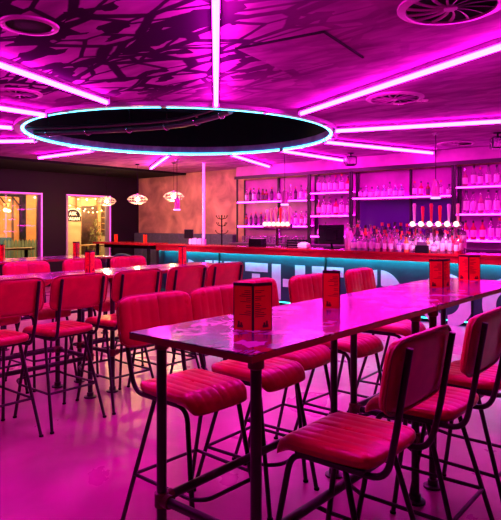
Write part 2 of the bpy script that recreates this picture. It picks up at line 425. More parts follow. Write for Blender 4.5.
b.build('gap_seal', M['black'], t)
for (x, y, lb) in ((-2.88,5.95,'small white rectangular sensor on the ceiling nearer the swirl vent'),(-2.62,5.98,'small white rectangular sensor on the ceiling farther right of the vent')):
    t = thing('ceiling_sensor', lb, 'sensor', (x, y, HC), .6)
    MB().box(-.06,.06,-.025,.025,-.02,0,b=.005).build('body', M['whitewire'], t); MB().cyl((0,0,-.024),.012,.005,10).build('lens', M['chrome'], t)
def spot_speaker(x, y, z, rz, lb):
    t = thing('wall_speaker', lb, 'speaker', (x, y, HC), rz)
    MB().tube([(0,0,0),(0,0,z)], .014, 8).build('stem', M['black'], t)
    MB().box(-.10,.10,-.13,.10,z-.17,z,b=.02).build('cabinet', M['blackgloss'], t)
    MB().cyl((0,0,0),.06,-.012,14).build('mount', M['black'], t)
spot_speaker(-5.62, 9.6, -.07, .7, 'black speaker hanging at the end of a pink strip above the monitor')
spot_speaker(-2.72, 8.85, -.07, .5, 'black speaker hanging from the ceiling at the right edge of the photo')

# ------------------------------------------------------------------ stools
def cushion(W, D, tT, tB, nr, drop=0., dish=0., ribdir=1, ribdepth=.006, nu=49, nv=49):
    """pillow with channels; D along x, W along y, channels along x"""
    vs = []; fs = []
    def sq(u, v):
        k = 1 - .13*abs(u)**5*abs(v)**5
        return D/2*u*k, W/2*v*k
    us = [-1 + 2*i/(nu-1) for i in range(nu)]; us = [sin(pi/2*u)*.6+u*.4 for u in us]
    vv = [-1 + 2*i/(nv-1) for i in range(nv)]; vv = [sin(pi/2*u)*.35+u*.65 for u in vv]
    for side in (1, -1):
        for u in us:
            for v in vv:
                x, y = sq(u, v)
                e = max(0, (1-abs(u)**7)*(1-abs(v)**8))**.5
                z = (tT if side > 0 else -tB)*e
                if side > 0:
                    r = abs(sin(pi*nr*(v*.5+.5)))
                    z += ribdepth*(r**.30-1)*e*(1 if abs(v) < .99 else 0)
                if drop: z -= drop*max(0, (u-.55)/.45)**2
                z += dish*(v*v)
                vs.append((x, y, z))
    n = nu*nv
    for i in range(nu-1):
        for j in range(nv-1):
            a, b_, c, d = i*nv+j, (i+1)*nv+j, (i+1)*nv+j+1, i*nv+j+1
            fs.append((a, b_, c, d)); fs.append((n+a, n+d, n+c, n+b_))
    per = [(i, 0) for i in range(nu)] + [(nu-1, j) for j in range(1, nv)] + [(i, nv-1) for i in range(nu-2, -1, -1)] + [(0, j) for j in range(nv-2, 0, -1)]
    per = [i*nv+j for i, j in per]
    for k in range(len(per)):
        a, b_ = per[k], per[(k+1) % len(per)]
        fs.append((a, n+a, n+b_, b_))
    mid = [(V(vs[p]) + V(vs[n+p]))/2 for p in per]
    return vs, fs, mid

SEAT = .745
def make_stool():
    root = thing('bar_stool', 'x', 'bar stool')
    vs, fs, mid = cushion(.43, .45, .030, .042, 8, drop=.055, dish=.004, nv=65)
    vs = [(x+.03, y, z+SEAT-.03+.02*(-x)) for x, y, z in vs]
    MB().add(vs, fs, True).build('seat', M['leather'], root)
    # backrest: local x of the cushion -> height, y -> width, z -> thickness towards the front
    vs, fs, mid = cushion(.50, .265, .030, .022, 8, ribdepth=.007, nv=65)
    ca, sa = cos(R(9)), sin(R(9))
    def tf(p):
        h, y, d = p
        d2 = d + .16*y*y                      # wraps slightly round the sitter
        return (-.272 - h*sa + d2*ca, y, 1.035 + h*ca + d2*sa)
    br = MB().add([tf(p) for p in vs], fs, True).build('backrest', M['leather'], root)
    MB().tube([tf((m.x*1.004, m.y*1.004, m.z-.012)) for m in mid[::3]], .006, 6, True).build('piping', M['leather2'], br)
    for s in (-1, 1):
        y = s*.186
        P = bend([(-.322, y, 1.14), (-.270, y, .83), (-.232, y*.94, .672), (.17, y*.93, .672), (.285, s*.225, 0)], .07, 6)
        MB().tube(P, .0125, 10).build('frame_tube', M['steel'], root)
        MB().tube([(-.07, y*.935, .668), (-.265, s*.235, 0)], .0115, 10).build('leg', M['steel'], root)
        MB().box(-.16,.13,y-.02,y+.02,.684,.694).build('seat_bracket', M['steel'], root)
        MB().cyl((.285, s*.225, 0), .016, .012, 10).build('foot_cap', M['black'], root)
        MB().cyl((-.265, s*.235, 0), .016, .012, 10).build('foot_cap', M['black'], root)
        h = .27; k = (.672-h)/.672
        f = V((.17+.115*k, s*(.181+.044*k), h)); g = V((-.07-.195*k, s*(.182+.053*k), h))
        MB().tube([f, g], .0095, 8).build('stretcher', M['steel'], root)
        if s == 1: F1, G1 = f, g
        else: F0, G0 = f, g
    MB().tube([G0, G1], .0095, 8).build('stretcher', M['steel'], root)
    MB().tube(bend([F0, F0+V((.09,.02,.02)), F1+V((.09,-.02,.02)), F1], .06), .0105, 8).build('footrest', M['steel'], root)
    MB().tube([(.10,-.182,.672),(.10,.182,.672)], .0095, 8).build('seat_crossbar', M['steel'], root)
    MB().tube([(-.12,-.182,.672),(-.12,.182,.672)], .0095, 8).build('seat_crossbar', M['steel'], root)
    return root
stool0 = make_stool(); first = [True]
def stool(x, y, rz, lb, grp):
    if first[0]:
        first[0] = False; o = stool0; o.location = (x, y, 0); o.rotation_euler = (0,0,rz)
    else: o = dup(stool0, (x, y, 0), rz)
    o['label'] = lb; o['group'] = grp
    return o
g = 'red stools on the far side of the front table'
stool(-2.18, 2.10, R(-2), 'red channel-back bar stool behind the near end of front table, closest facing the viewer', g)
stool(-2.17, 2.61, R(1), 'second red bar stool along far side of front table, behind the double menu card', g)
stool(-2.29, 3.10, R(2), 'red bar stool set back a little, third along the far side of front table', g)
stool(-2.20, 3.63, R(-2), 'red bar stool behind the narrow standing menu, fourth along the far side of front table', g)
stool(-2.21, 4.42, R(3), 'farthest red bar stool on the far side of front table, next to the bar lettering', g)
g = 'red stools on the near side of the front table'
stool(-1.155, 1.99, pi+R(0), 'large foreground red bar stool with ribbed seat turned to front table, back to the viewer', g)
stool(-1.135, 2.655, pi+R(1), 'second red bar stool on the near side of front table, backrest at the right edge', g)
stool(-1.12, 3.27, pi-R(2), 'third red bar stool on the near side of front table, only seat showing at right', g)
g = 'red stools along the near side of the second table row'
stool(-4.16, 2.02, pi, 'red bar stool cut by the left edge of the photo, back to the viewer', g)
stool(-4.16, 2.57, pi+R(1), 'red bar stool second from the left edge, smooth back to the viewer', g)
stool(-4.16, 3.14, pi-R(1), 'red bar stool third from the left edge, partly behind the near ribbed backrest', g)
stool(-4.17, 3.71, pi+R(2), 'red bar stool at second table row, fourth from the left, above the near ribbed backrest', g)
stool(-4.17, 4.24, pi-R(1), 'last red bar stool on the near side of second table row, at its right end', g)
g = 'red stools along the far side of the second table row'
stool(-5.27, 2.52, R(1), 'pink-lit stool backrest at the left edge between the two left tables', g)
stool(-5.27, 3.05, R(-1), 'pink-lit stool between the two left tables, below the left window', g)
stool(-5.27, 3.72, R(2), 'pink-lit stool between the two left tables, behind the red menu', g)
stool(-5.27, 4.33, R(-2), 'pink-lit stool at the far right end between the two left tables', g)

# ------------------------------------------------------------------ tables
TH = 1.09
def table(x0, x1, y0, y1, lb, grp, lx=.075, ly=.115):
    cx, cy = (x0+x1)/2, (y0+y1)/2
    t = thing('bar_table', lb, 'table', (cx, cy, 0), 0, grp)
    a, c = (x1-x0)/2, (y1-y0)/2
    top = MB().box(-a, a, -c, c, TH-.006, TH).build('tabletop', M['tabletop'], t)
    MB().box(-a, a, -c, c, TH-.030, TH-.006).build('edge_band', M['tableedge'], top)
    px, py = a-lx, c-ly; rh = .36
    for sx in (-1, 1):
        for sy in (-1, 1):
            MB().tube([(sx*px, sy*py, .0), (sx*px, sy*py, TH-.03)], .022, 14).build('leg', M['pipe'], t)
            MB().lathe([(.055,0),(.055,.012),(.030,.016),(.030,.045),(.0225,.05)], 18, (sx*px, sy*py, 0)).build('floor_flange', M['pipe'], t)
            MB().lathe([(.0225,0),(.031,.006),(.031,.040),(.034,.044),(.034,.052)], 18, (sx*px, sy*py, TH-.083)).build('top_fitting', M['fitting'], t)
            q = MB(); q.lathe([(.0225,0),(.031,.004),(.031,.062),(.0225,.066)], 16, (sx*px, sy*py, rh-.033))
            q.tube([(sx*px, sy*py, rh), (sx*px, sy*(py-.055), rh)], .029, 12); q.tube([(sx*px, sy*py, rh), (sx*(px-.055), sy*py, rh)], .029, 12)
            q.build('pipe_joint', M['fitting'], t)
    for sx in (-1, 1): MB().tube([(sx*px, -py, rh), (sx*px, py, rh)], .020, 12).build('foot_rail', M['pipe'], t)
    for sy in (-1, 1): MB().tube([(-px, sy*py, rh), (px, sy*py, rh)], .020, 12).build('foot_rail', M['pipe'], t)
    return t
table(-1.99, -1.31, 1.56, 3.185, 'glossy patterned high table nearest the viewer with dark pipe legs', 'high tables')
table(-1.99, -1.31, 3.195, 4.91, 'glossy high table butted to far end of the nearest one, near the bar', 'high tables')
table(-5.05, -4.37, 1.50, 3.165, 'high table at the left edge with red stool backs in front', 'high tables')
table(-5.05, -4.37, 3.175, 4.95, 'high table in middle of the left half, reflecting warm window light', 'high tables')
table(-7.52, -6.84, 3.40, 5.10, 'farther high table in front of the two windows', 'high tables')
# long wall table
t = thing('wall_table', 'narrow red-topped high table by the dark wall beside the bar end', 'table', (-11.55, 9.05, 0))
MB().box(-1.1, 1.1, -.3, .3, 1.05, 1.10).build('tabletop', M['barwood'], t)
for x in (-1.0, 1.0):
    for y in (-.22, .22): MB().box(x-.03, x+.03, y-.03, y+.03, 0, 1.05).build('leg', M['black'], t)
MB().box(-1.0, 1.0, -.02, .02, .95, 1.05).build('apron', M['black'], t)

# ------------------------------------------------------------------ menus
def make_menu(double=True):
    t = thing('menu_card', 'x', 'menu')
    w, h = .095, .205
    for s in ((-1, 1) if double else (-1,1)):
        # panel in local coords, hinge at origin, going to +-y, swept a little to -x
        ang = R(90)*s + (R(28) if double else R(62))*s
        d = V((cos(ang), sin(ang), 0)); nrm = V((cos(ang-s*pi/2), sin(ang-s*pi/2), 0))
        def slab(u0, u1, z0, z1, o0, o1):
            b = MB(); vs = []
            for o in (o0, o1):
                for u, z in ((u0,z0),(u1,z0),(u1,z1),(u0,z1)): vs.append(d*u + nrm*o + V((0,0,z)))
            return b.add(vs, [(0,1,2,3),(7,6,5,4),(0,4,5,1),(1,5,6,2),(2,6,7,3),(3,7,4,0)])
        p = slab(.002, w, 0, h, -.0015, .0015).build('panel', M['menu'], t)
        q = slab(.0, w, h-.014, h, -.0022, .0022); 
        for bb in (slab(.0, .0045, 0, h-.014, -.0022, .0022), slab(w-.004, w, 0, h-.014, -.0022, .0022)): q.add(bb.v, bb.f)
        q.build('border', M['menuband'], p)
        z = h-.035; tx = MB(); random.seed(3+s)
        while z > .055:
            L_ = random.choice((.03,.045,.055,.05,.022))
            bb = slab(.010, .010+L_, z, z+.0022, -.0021, .0021); tx.add(bb.v, bb.f)
            z -= random.choice((.008,.008,.008,.016))
        tx.build('printed_text', M['menuink'], p)
        lg = MB()
        for a_, b_, c_, e_ in ((.048,.076,.010,.022),(.052,.060,.022,.032),(.064,.073,.022,.038)):
            bb = slab(a_, b_, c_, e_, -.0021, .0021); lg.add(bb.v, bb.f)
        lg.build('printed_emblem', M['menuink'], p)
    return t
def face(x, y): return math.atan2(-y, -x)          # turned to the room's front
mA = make_menu(True); mB = make_menu(False)
def put(o, x, y, z, rz, lb, g='standing menu cards', cp=True):
    if cp: o = dup(o, (x, y, z), rz)
    else: o.location = (x, y, z); o.rotation_euler = (0,0,rz)
    o['label'] = lb; o['group'] = g
put(mA, -1.605, 1.92, TH, face(-1.62,1.90), 'open two-panel red menu card standing on near end of the front table', cp=False)
put(mB, -1.665, 2.73, TH, face(-1.69,2.69)+.9, 'narrow red menu card standing half closed on middle of the front table', cp=False)
put(mA, -1.64, 4.10, TH, face(-1.67,4.08)+.55, 'red menu card standing near the far end of front table, left of another')
put(mA, -1.69, 4.76, TH, face(-1.69,4.8)-.1, 'open red menu card at the very far end of front table')
put(mB, -4.70, 3.22, TH, face(-4.66,3.2), 'red menu card on second table row, before the right window')
put(mB, -4.90, 4.60, TH, face(-5,4.6), 'red menu card at far end of the second table row, before the bar end')
put(mB, -7.25, 4.74, TH, face(-7.3,4.7), 'pink-lit menu card on the farther table below the right window')
put(mB, -7.02, 3.55, TH, face(-7,3.5)+.3, 'red menu card at the left edge on the farther table')
put(mB, -11.95, 8.95, 1.10, face(-12,9), 'small red menu card on the wall table, the left one')
put(mB, -11.0, 9.1, 1.10, face(-11,9.1), 'small red menu card on the wall table, nearer the bar')

# ------------------------------------------------------------------ bar counter
bar = thing('bar_counter', 'long bar counter with red wood top and navy lettered front under turquoise light', 'bar', (0, 0, 0))
BX0, BX1, BY = -10.0, 1.0, 8.57
MB().box(BX0, BX1, BY, 9.25, 1.065, 1.10).build('counter_top', M['barwood'], bar)
MB().box(BX0, BX1, BY+.01, BY+.07, .965, 1.065).build('apron', M['barwood'], bar)
MB().box(BX0+.05, BX1, 8.75, 9.20, .09, 1.064).build('front_panel', M['navy'], bar)
MB().box(BX0, BX0+.09, BY+.02, 9.22, 0, 1.064).build('end_post', M['post'], bar)
MB().box(BX0+.09, BX1, 8.85, 9.18, 0, .09).build('plinth', M['black'], bar)
for x in (-8.2, -5.62, -3.05, -.5): MB().box(x-.014, x+.014, 8.72, 8.75, .09, .965).build('seam_strip', M['black'], bar)
MB().box(BX0+.1, BX1, BY+.071, BY+.095, .962, .985).build('strip_light', M['cyanbar'], bar)
MB().box(BX0+.1, BX1, 8.828, 8.848, .055, .075).build('plinth_light', mat('teal plinth light', (.3,.7,.7), .4, emit=(.01,.55,.55), es=5), bar)
LT = .79; LB_ = .12
def fl(a, b_, d): return (a*1.012, 8.75 - d, b_)
def letter(polys, name='painted_letter'):
    q = MB()
    for P in polys: q.prism(P, fl, .0005, .004)
    return q.build(name, M['letter'], bar)
def rect(x0, x1, z0, z1): return [(x0,z0),(x1,z0),(x1,z1),(x0,z1)]
def halfring(cx, cz, ro, ri, sgn, gap):
    a0 = math.asin(gap/ro); a1 = math.asin(gap/ri)
    o = [(cx+sgn*ro*sin(a), cz+ro*cos(a)) for a in [a0+(pi-2*a0)*k/20 for k in range(21)]]
    i = [(cx+sgn*ri*sin(a), cz+ri*cos(a)) for a in [pi-a1-(pi-2*a1)*k/20 for k in range(21)]]
    return o + i if sgn < 0 else o + i
letter([rect(-7.42,-6.86,LT-.17,LT), rect(-7.25,-7.05,LB_,LT-.21)])                                    # T
letter([rect(-6.76,-6.55,LB_,LT), rect(-6.50,-6.28,.37,.52), rect(-6.22,-6.0,LB_,LT)])              # H
letter([rect(-5.85,-5.60,LB_,LT), rect(-5.55,-5.2,LT-.17,LT), rect(-5.55,-5.3,.37,.52), rect(-5.55,-5.2,LB_,LB_+.16)])   # E
cz = .375; ro = .415
letter([halfring(-4.53, cz, ro, .16, -1, .035), halfring(-4.53, cz, ro, .16, 1, .035)])
letter([halfring(-3.42, cz, ro, .22, -1, .035), halfring(-3.42, cz, ro, .22, 1, .035)])
letter([halfring(-2.46, cz, ro, .22, -1, .035), halfring(-2.46, cz, ro, .22, 1, .035)])
letter([halfring(-9.06, cz, ro, .16, -1, .035), halfring(-9.06, cz, ro, .16, 1, .035)])
letter([rect(-8.52,-8.32,LB_,LT), rect(-8.27,-8.05,LB_,LT), rect(-8.32,-8.05,LB_,LB_+.16)])
letter([rect(-7.98,-7.56,LT-.17,LT), rect(-7.88,-7.68,LB_,LT-.21)])

# ------------------------------------------------------------------ back bar: base counter and four shelving bays
t = thing('back_counter', 'dark base counter along the wall under the lit bottle shelves', 'counter', (0,0,0))
MB().box(-9.05, 1.2, 9.98, 10.58, .03, 1.08).build('body', M['post'], t)
MB().box(-9.07, 1.2, 9.95, 10.59, 1.08, 1.12).build('worktop', M['shelfboard'], t)
for k in range(10):
    MB().box(-8.95+k*1.0, -8.05+k*1.0, 9.965, 9.98, .1, 1.02).build('door', M['blackgloss'], t)
def bay(x0, x1, shelves, lb, inner=(), mirror=None, d=.30):
    t = thing('shelving_unit', lb, 'shelves', (0,0,0), 0, 'back bar shelving bays')
    y0, y1 = 10.57-d, 10.57
    for x in (x0+.018, x1-.018): MB().box(x-.016, x+.016, y0, y0+.035, 1.12, 2.60).build('post', M['post'], t); MB().box(x-.012, x+.012, y1-.03, y1, 1.12, 2.60).build('post', M['post'], t)
    for x in inner: MB().box(x-.016, x+.016, y1-.06, y1, 1.12, 2.60).build('post', M['post'], t)
    MB().box(x0, x1, y1, y1+.02, 1.12, 2.60).build('back_panel', M['panel'], t)
    if mirror: MB().box(x0+.05, x1-.05, y1-.02, y1, mirror[0], mirror[1]).build('mirror', M['mirror'], t)
    for z in shelves:
        s = MB().box(x0+.048, x1-.048, y0+.005, y1-.021, z-.028, z).build('shelf', M['shelfboard'], t)
        MB().box(x0+.048, x1-.048, y0-.010, y0+.004, z-.026, z-.002).build('strip_light', M['pinkshelf'], s)
        MB().box(x0+.06, x1-.06, y1-.045, y1-.022, z+.0005, z+.012).build('back_light', M['pinkshelf'], s)
    return t
bay(-9.10, -7.04, (2.07, 1.51), 'left two-shelf bay of pink-lit shelving next to the plaster wall', (-8.05,))
bay(-7.03, -6.02, (2.21, 1.73, 1.30), 'narrow three-shelf bay of pink-lit shelving above the black monitor')
bay(-6.01, -3.92, (2.07,), 'wide bay with one pink-lit shelf and a mirror painted with violet reflection beneath', (-4.85,), (1.15, 2.02))
bay(-3.91, -1.75, (2.21, 1.73, 1.27), 'right three-shelf bay of brightly lit bottles at the right edge')

# ------------------------------------------------------------------ bottles
def glass(name, c, tr=.5, rough=.09): return mat(name, c, rough, trans=tr)
GL = [glass('clear bottle glass', (.85,.66,.83), .75, .05), glass('rose liqueur glass', (.85,.25,.45)), glass('amber spirit glass', (.45,.14,.05)),
      glass('dark bottle glass', (.05,.03,.06), .2), glass('lilac bottle glass', (.55,.45,.85)), glass('red bottle glass', (.75,.05,.10), .3), glass('orange cordial glass', (.95,.35,.08), .2), glass('milky pink glass', (.95,.55,.75), .15)]
M['label'] = mat('pale bottle label', (.75,.68,.70), .6); M['labeld'] = mat('dark bottle label', (.10,.04,.10), .6)
M['capr'] = mat('red bottle cap', (.6,.03,.05), .4); M['capk'] = mat('black bottle cap', (.02,.015,.02), .4); M['caps'] = mat('silver bottle cap', (.7,.68,.7), .25, .9)
KIND = []
def bottle_proto(nm, gm, cap, lab, r, h, neck, sh):
    o = MB().lathe([(r*.92,0),(r,.008),(r,h*sh),(r*.85,h*(sh+.06)),(neck,h*(sh+.17)),(neck,h*.90)], 12).build('bottle', gm)
    MB().lathe([(neck*1.25,h*.885),(neck*1.25,h)], 10).build('cap', cap, o)
    if lab: MB().lathe([(r*1.01,h*.16),(r*1.03,h*.17),(r*1.03,h*(sh-.08)),(r*1.01,h*(sh-.07))], 12).build('paper_label', lab, o)
    o.location = (0,0,-50); return o, nm, r
specs = [('tall clear', 0,'capk','label',.038,.31,.013,.62), ('rose pink', 1,'caps','label',.040,.29,.014,.58), ('amber', 2,'capk','labeld',.042,.27,.014,.60),
         ('dark', 3,'capr','labeld',.038,.31,.013,.60), ('lilac squat', 4,'caps','label',.050,.23,.016,.58), ('red-capped', 0,'capr','label',.040,.30,.013,.60),
         ('deep red', 5,'capk','label',.040,.28,.013,.58), ('slender clear', 0,'caps',None,.032,.33,.012,.60), ('squat clear', 0,'capk','label',.052,.22,.015,.60), ('orange', 6,'capk','label',.040,.28,.014,.58), ('milky pink', 7,'caps','label',.042,.29,.014,.60)]
protos = [bottle_proto(nm, GL[g_], M[c_], M[l_] if l_ else None, r, h, nk, sh) for nm, g_, c_, l_, r, h, nk, sh in specs]
used = set()
ORD = ['first','second','third','fourth','fifth','sixth','seventh','eighth','ninth','tenth','eleventh','twelfth','thirteenth','fourteenth','fifteenth','sixteenth','seventeenth','eighteenth','nineteenth','twentieth']
def place_bottle(k, x, y, z, lb, grp, sc=1):
    o, nm, r = protos[k]
    if k not in used: used.add(k); c = o; c.location = (x,y,z); c.rotation_euler = (0,0,random.random()*6)
    else: c = dup(o, (x,y,z), random.random()*6)
    c.scale = (sc, sc, sc); tag(c, lb, 'bottle', grp)
def row(x0, x1, y, z, n, where, grp, seed, pick=range(9), jit=.012, sc=1.0):
    rnd = random.Random(seed); c = 0
    for i in range(n):
        k = rnd.choice(list(pick)); nm = protos[k][1]
        x = x0 + (x1-x0)*(i+.5)/n + rnd.uniform(-jit, jit); yy = y + rnd.uniform(-.012,.012); q = sc*rnd.uniform(.94,1.06)
        if abs(y-8.98) < .01:
            if abs(x+3.72) < .13: continue                 # the tap column stands here
            if abs(x+3.72) < .55: q = min(q, 1.08)          # under the tap crossbar
        if y < 8.75 and abs(x+3.78) < .16: yy = y + .02      # behind the black caddy
        place_bottle(k, x, yy, z, '%s bottle, %s from left on %s' % (nm, ORD[c], where), grp, q); c += 1
row(-8.98,-8.10,10.42,2.07, 7,'upper left shelf, half beside plaster wall','bottles on the upper left shelf',1,(3,0,2,3,7))
row(-8.00,-7.12,10.42,2.07, 6,'upper left shelf, right half','bottles on the upper left shelf',2,(0,7,3,1))
row(-8.98,-8.10,10.42,1.51, 6,'lower left shelf, half beside plaster wall','bottles on the lower left shelf',3,(3,2,1,3,7))
row(-8.00,-7.12,10.42,1.51, 6,'lower left shelf, right half','bottles on the lower left shelf',4,(1,0,3,5))
row(-6.96,-6.09,10.42,2.21, 6,'top shelf of the narrow bay','bottles in the narrow bay',5,(0,5,0,6),.01,1.22)
row(-6.96,-6.09,10.42,1.73, 6,'middle shelf of the narrow bay','bottles in the narrow bay',6,(0,6,0,3,1),.01,1.25)
row(-6.96,-6.09,10.42,1.30, 5,'bottom shelf of the narrow bay','bottles in the narrow bay',7,(4,8,2))
row(-5.92,-4.92,10.42,2.07, 8,'shelf above mirror, left half','bottles above the mirror',8,(4,8,1,4,0,8))
row(-4.78,-4.0,10.42,2.07, 6,'shelf above mirror, right half','bottles above the mirror',9,(6,4,2,5,8))
row(-3.82,-1.82,10.42,2.21,15,'top shelf of the right bay','bottles in the right bay',10,(0,5,0,0,1),.01,1.2)
row(-3.82,-1.82,10.42,1.73,15,'middle shelf of the right bay','bottles in the right bay',11,(0,1,0,0,1),.01,1.3)
row(-3.82,-1.82,10.42,1.27,14,'bottom shelf of the right bay','bottles in the right bay',12,(3,1,5,6,8,0),.01,1.25)
# crowd of bottles on the bar counter
for r_, (y, n, a, c_, nmz) in enumerate(((9.15,19,-5.45,-3.30,'back row of bar-top crowd'),(8.98,19,-5.30,-3.25,'second row from back of bar-top crowd'),
                                       (8.84,17,-5.15,-3.22,'third row from back of bar-top crowd'),(8.71,15,-5.0,-3.2,'front row of bar-top crowd'))):
    row(a, c_, y, 1.10, n, nmz, 'bottles crowded on the bar', 20+r_, ((0,7,10,3,5,1,10,9) if r_ < 2 else (1,8,4,6,0,9,5,10)), .02, (1.5,1.36,1.15,.92)[r_])
# glasses standing on the back counter, left bay
g0 = MB().lathe([(.026,0),(.028,.004),(.038,.15),(.035,.15),(.026,.010)], 14).build('tumbler', glass('tumbler glass', (.9,.8,.9), .8))
MB().lathe([(.0385,.146),(.0395,.150),(.0385,.153),(.0375,.150)], 14).build('rim', M['chrome'], g0)
for i in range(18):
    x = -8.9 + i*.1; lb = 'clear tumbler, %s from the left on back counter under the left shelves' % ORD[i]
    o = g0 if i == 0 else dup(g0, (0,0,0))
    o.location = (x, 10.3, 1.12); tag(o, lb, 'glass', 'tumblers on the back counter')

# ------------------------------------------------------------------ beer fonts
def font_tower(x, y, w, n, lb, seed):
    rnd = random.Random(seed)
    t = thing('beer_tap_tower', lb, 'beer taps', (x, y, 1.10))
    MB().lathe([(.07,0),(.07,.015),(.042,.03),(.036,.36),(.04,.40)], 18).build('column', M['chrome'], t)
    MB().tube([(-w/2,0,.42),(w/2,0,.42)], .042, 14).build('crossbar', M['chrome'], t)
    hm = [M['whitewire'], M['menu'], M['capr'], M['timberlight'], M['label']]
    for i in range(n):
        px = -w/2 + w*(i+.5)/n
        bd = MB(); bd.tube([(px,-.045,.45),(px,-.062,.45)], .043, 18); bd.build('badge', M['badge'], t)
        MB().tube([(px,.045,.43),(px,.10,.42),(px,.115,.36)], .012, 8).build('spout', M['chrome'], t)
        h = .20 + rnd.random()*.06
        MB().lathe([(.012,.46),(.018,.50),(.026,.46+h),(.030,.50+h),(.020,.53+h)], 10, (px,.02,0)).build('tap_handle', rnd.choice(hm), t)
M['timberlight'] = mat('pale tap handle', (.85,.62,.40), .4)
font_tower(-6.86, 8.95, .66, 6, 'left chrome beer tap tower with a row of lit badges, near black box', 1)
font_tower(-3.72, 9.30-.32, .86, 6, 'right chrome beer tap tower with lit badges among the bottle crowd', 2)
# second, lower tap seen between
# ------------------------------------------------------------------ things on the bar
t = thing('till_monitor', 'black monitor on a stand on the bar, its back to the room', 'monitor', (-5.62, 8.92, 1.10), R(12))
mo = MB().box(-.24,.24,-.02,.02,.09,.44,b=.008).build('display', M['blackgloss'], t)
MB().box(-.10,.10,-.035,-.02,.16,.34).build('back_cover', M['black'], mo)
MB().tube([(0,0,.10),(.0,.05,.012)], .02, 8).build('stand', M['blackgloss'], t)
MB().box(-.12,.12,-.08,.12,0,.014,b=.004).build('base', M['black'], t)
t = thing('receipt_printer', 'small pale receipt printer on the bar left of the monitor', 'printer', (-6.2, 8.9, 1.10), R(5))
MB().box(-.10,.10,-.08,.08,0,.09,b=.015).build('body', M['label'], t); MB().box(-.07,.07,-.02,.03,.09,.11).build('paper', M['whitewire'], t)
t = thing('till_tablet', 'small black tablet screen on a stand at the left end of the bar', 'tablet', (-9.33, 8.95, 1.10), R(20))
mo = MB().box(-.11,.11,-.01,.01,.13,.33,b=.004).build('screen', M['blackgloss'], t)
MB().box(-.10,.10,.0101,.011,.14,.32).build('bezel', M['post'], mo)
MB().tube([(0,.0,.14),(0,.04,.01)], .012, 8).build('stand', M['black'], t); MB().box(-.07,.07,-.03,.09,0,.012).build('base', M['black'], t)
for i in range(7):
    o = thing('cocktail_card', 'pink-lit upright card, %s from the left beside the small tablet' % ORD[i], 'card', (-9.18+i*.075, 8.85+.02*(i % 2), 1.10), R(20+i*9), 'upright cards on the bar end')
    MB().box(-.03,.03,-.004,.004,.008,.13+.01*(i % 3)).build('card', M['label'], o); MB().box(-.035,.035,-.02,.02,0,.008).build('holder', M['blackgloss'], o)
t = thing('napkin_box', 'black box of napkins on the bar left of the left tap tower', 'box', (-7.28, 8.85, 1.10))
MB().box(-.16,.16,-.09,.09,0,.16,b=.006).build('body', M['blackgloss'], t); MB().box(-.13,.13,-.06,.06,.16,.172).build('napkins', M['label'], t)
t = thing('glass_crate', 'black crate on the bar right of the left tap tower', 'crate', (-6.45, 9.02, 1.10), R(3))
b = MB(); b.box(-.16,.16,-.11,.11,0,.012)
for z in (.03,.075,.12):
    b.box(-.16,.16,-.11,-.10,z,z+.03); b.box(-.16,.16,.10,.11,z,z+.03); b.box(-.16,-.15,-.10,.10,z,z+.03); b.box(.15,.16,-.10,.10,z,z+.03)
for x in (-.155,.155):
    for y in (-.105,.105): b.box(x-.006,x+.006,y-.006,y+.006,.012,.16)
b.build('basket', M['black'], t); MB().box(-.14,.14,-.09,.09,.012,.10).build('liner', M['label'], t)
# black caddy in the bottle crowd
t = thing('black_caddy', 'black straw and napkin caddy on the bar in front of the bottle crowd', 'caddy', (-3.78, 8.615, 1.10))
MB().box(-.10,.10,-.035,.035,0,.12,b=.004).build('body', M['black'], t); MB().box(-.08,.08,-.02,.02,.12,.17).build('straws', M['labeld'], t)
# coat stand behind the bar end
t = thing('coat_stand', 'thin dark coat stand with hooks in front of the plaster wall', 'coat stand', (-9.08, 9.75, 0))
MB().tube([(0,0,.02),(0,0,1.76)], .016, 8).build('pole', M['black'], t); MB().lathe([(.17,0),(.17,.015),(.03,.03)], 20).build('base', M['black'], t)
for z in (1.32, 1.5, 1.66):
    for k in range(4):
        a = k*pi/2 + z*3
        q = MB(); q.tube(bend([(0,0,z),(.10*cos(a),.10*sin(a),z+.015),(.14*cos(a),.14*sin(a),z+.07)],.03), .008, 6)
        q.sphere((.14*cos(a),.14*sin(a),z+.075), .014, 8); q.build('hook', M['black'], t)

# banquette along plaster wall
t = thing('banquette', 'slate blue upholstered banquette along the plaster wall', 'banquette', (-11.2, 10.3, 0))
MB().box(-1.85,1.85,-.24,.28,0,.40).build('plinth', M['black'], t); MB().box(-1.87,1.87,-.26,.10,.40,.50,b=.02).build('seat', M['greyfabric'], t)
for k in range(10): MB().box(-1.87+k*.374,-1.87+(k+1)*.374,.10,.28,.46,1.30,b=.02).build('back_channel', M['greyfabric'], t)
# green chair
t = thing('side_chair', 'dark green chair with curved top rail behind the left stools', 'chair', (-10.72, 8.25, 0), R(130))
MB().box(-.2,.2,-.2,.2,.43,.46,b=.01).build('seat', M['green'], t)
for x in (-.18,.18):
    for y in (-.18,.18): MB().tube([(x*1.1,y*1.1,0),(x,y,.43 if x > 0 else .84)], .015, 8).build('leg', M['green'], t)
MB().tube([(-.17,-.19,.82),(-.21,-.10,.86),(-.22,0,.87),(-.21,.10,.86),(-.17,.19,.82)], .022, 8).build('top_rail', M['green'], t)
for y in (-.09,0,.09): MB().tube([(-.19,y,.46),(-.21,y,.85)], .008, 6).build('spindle', M['green'], t)

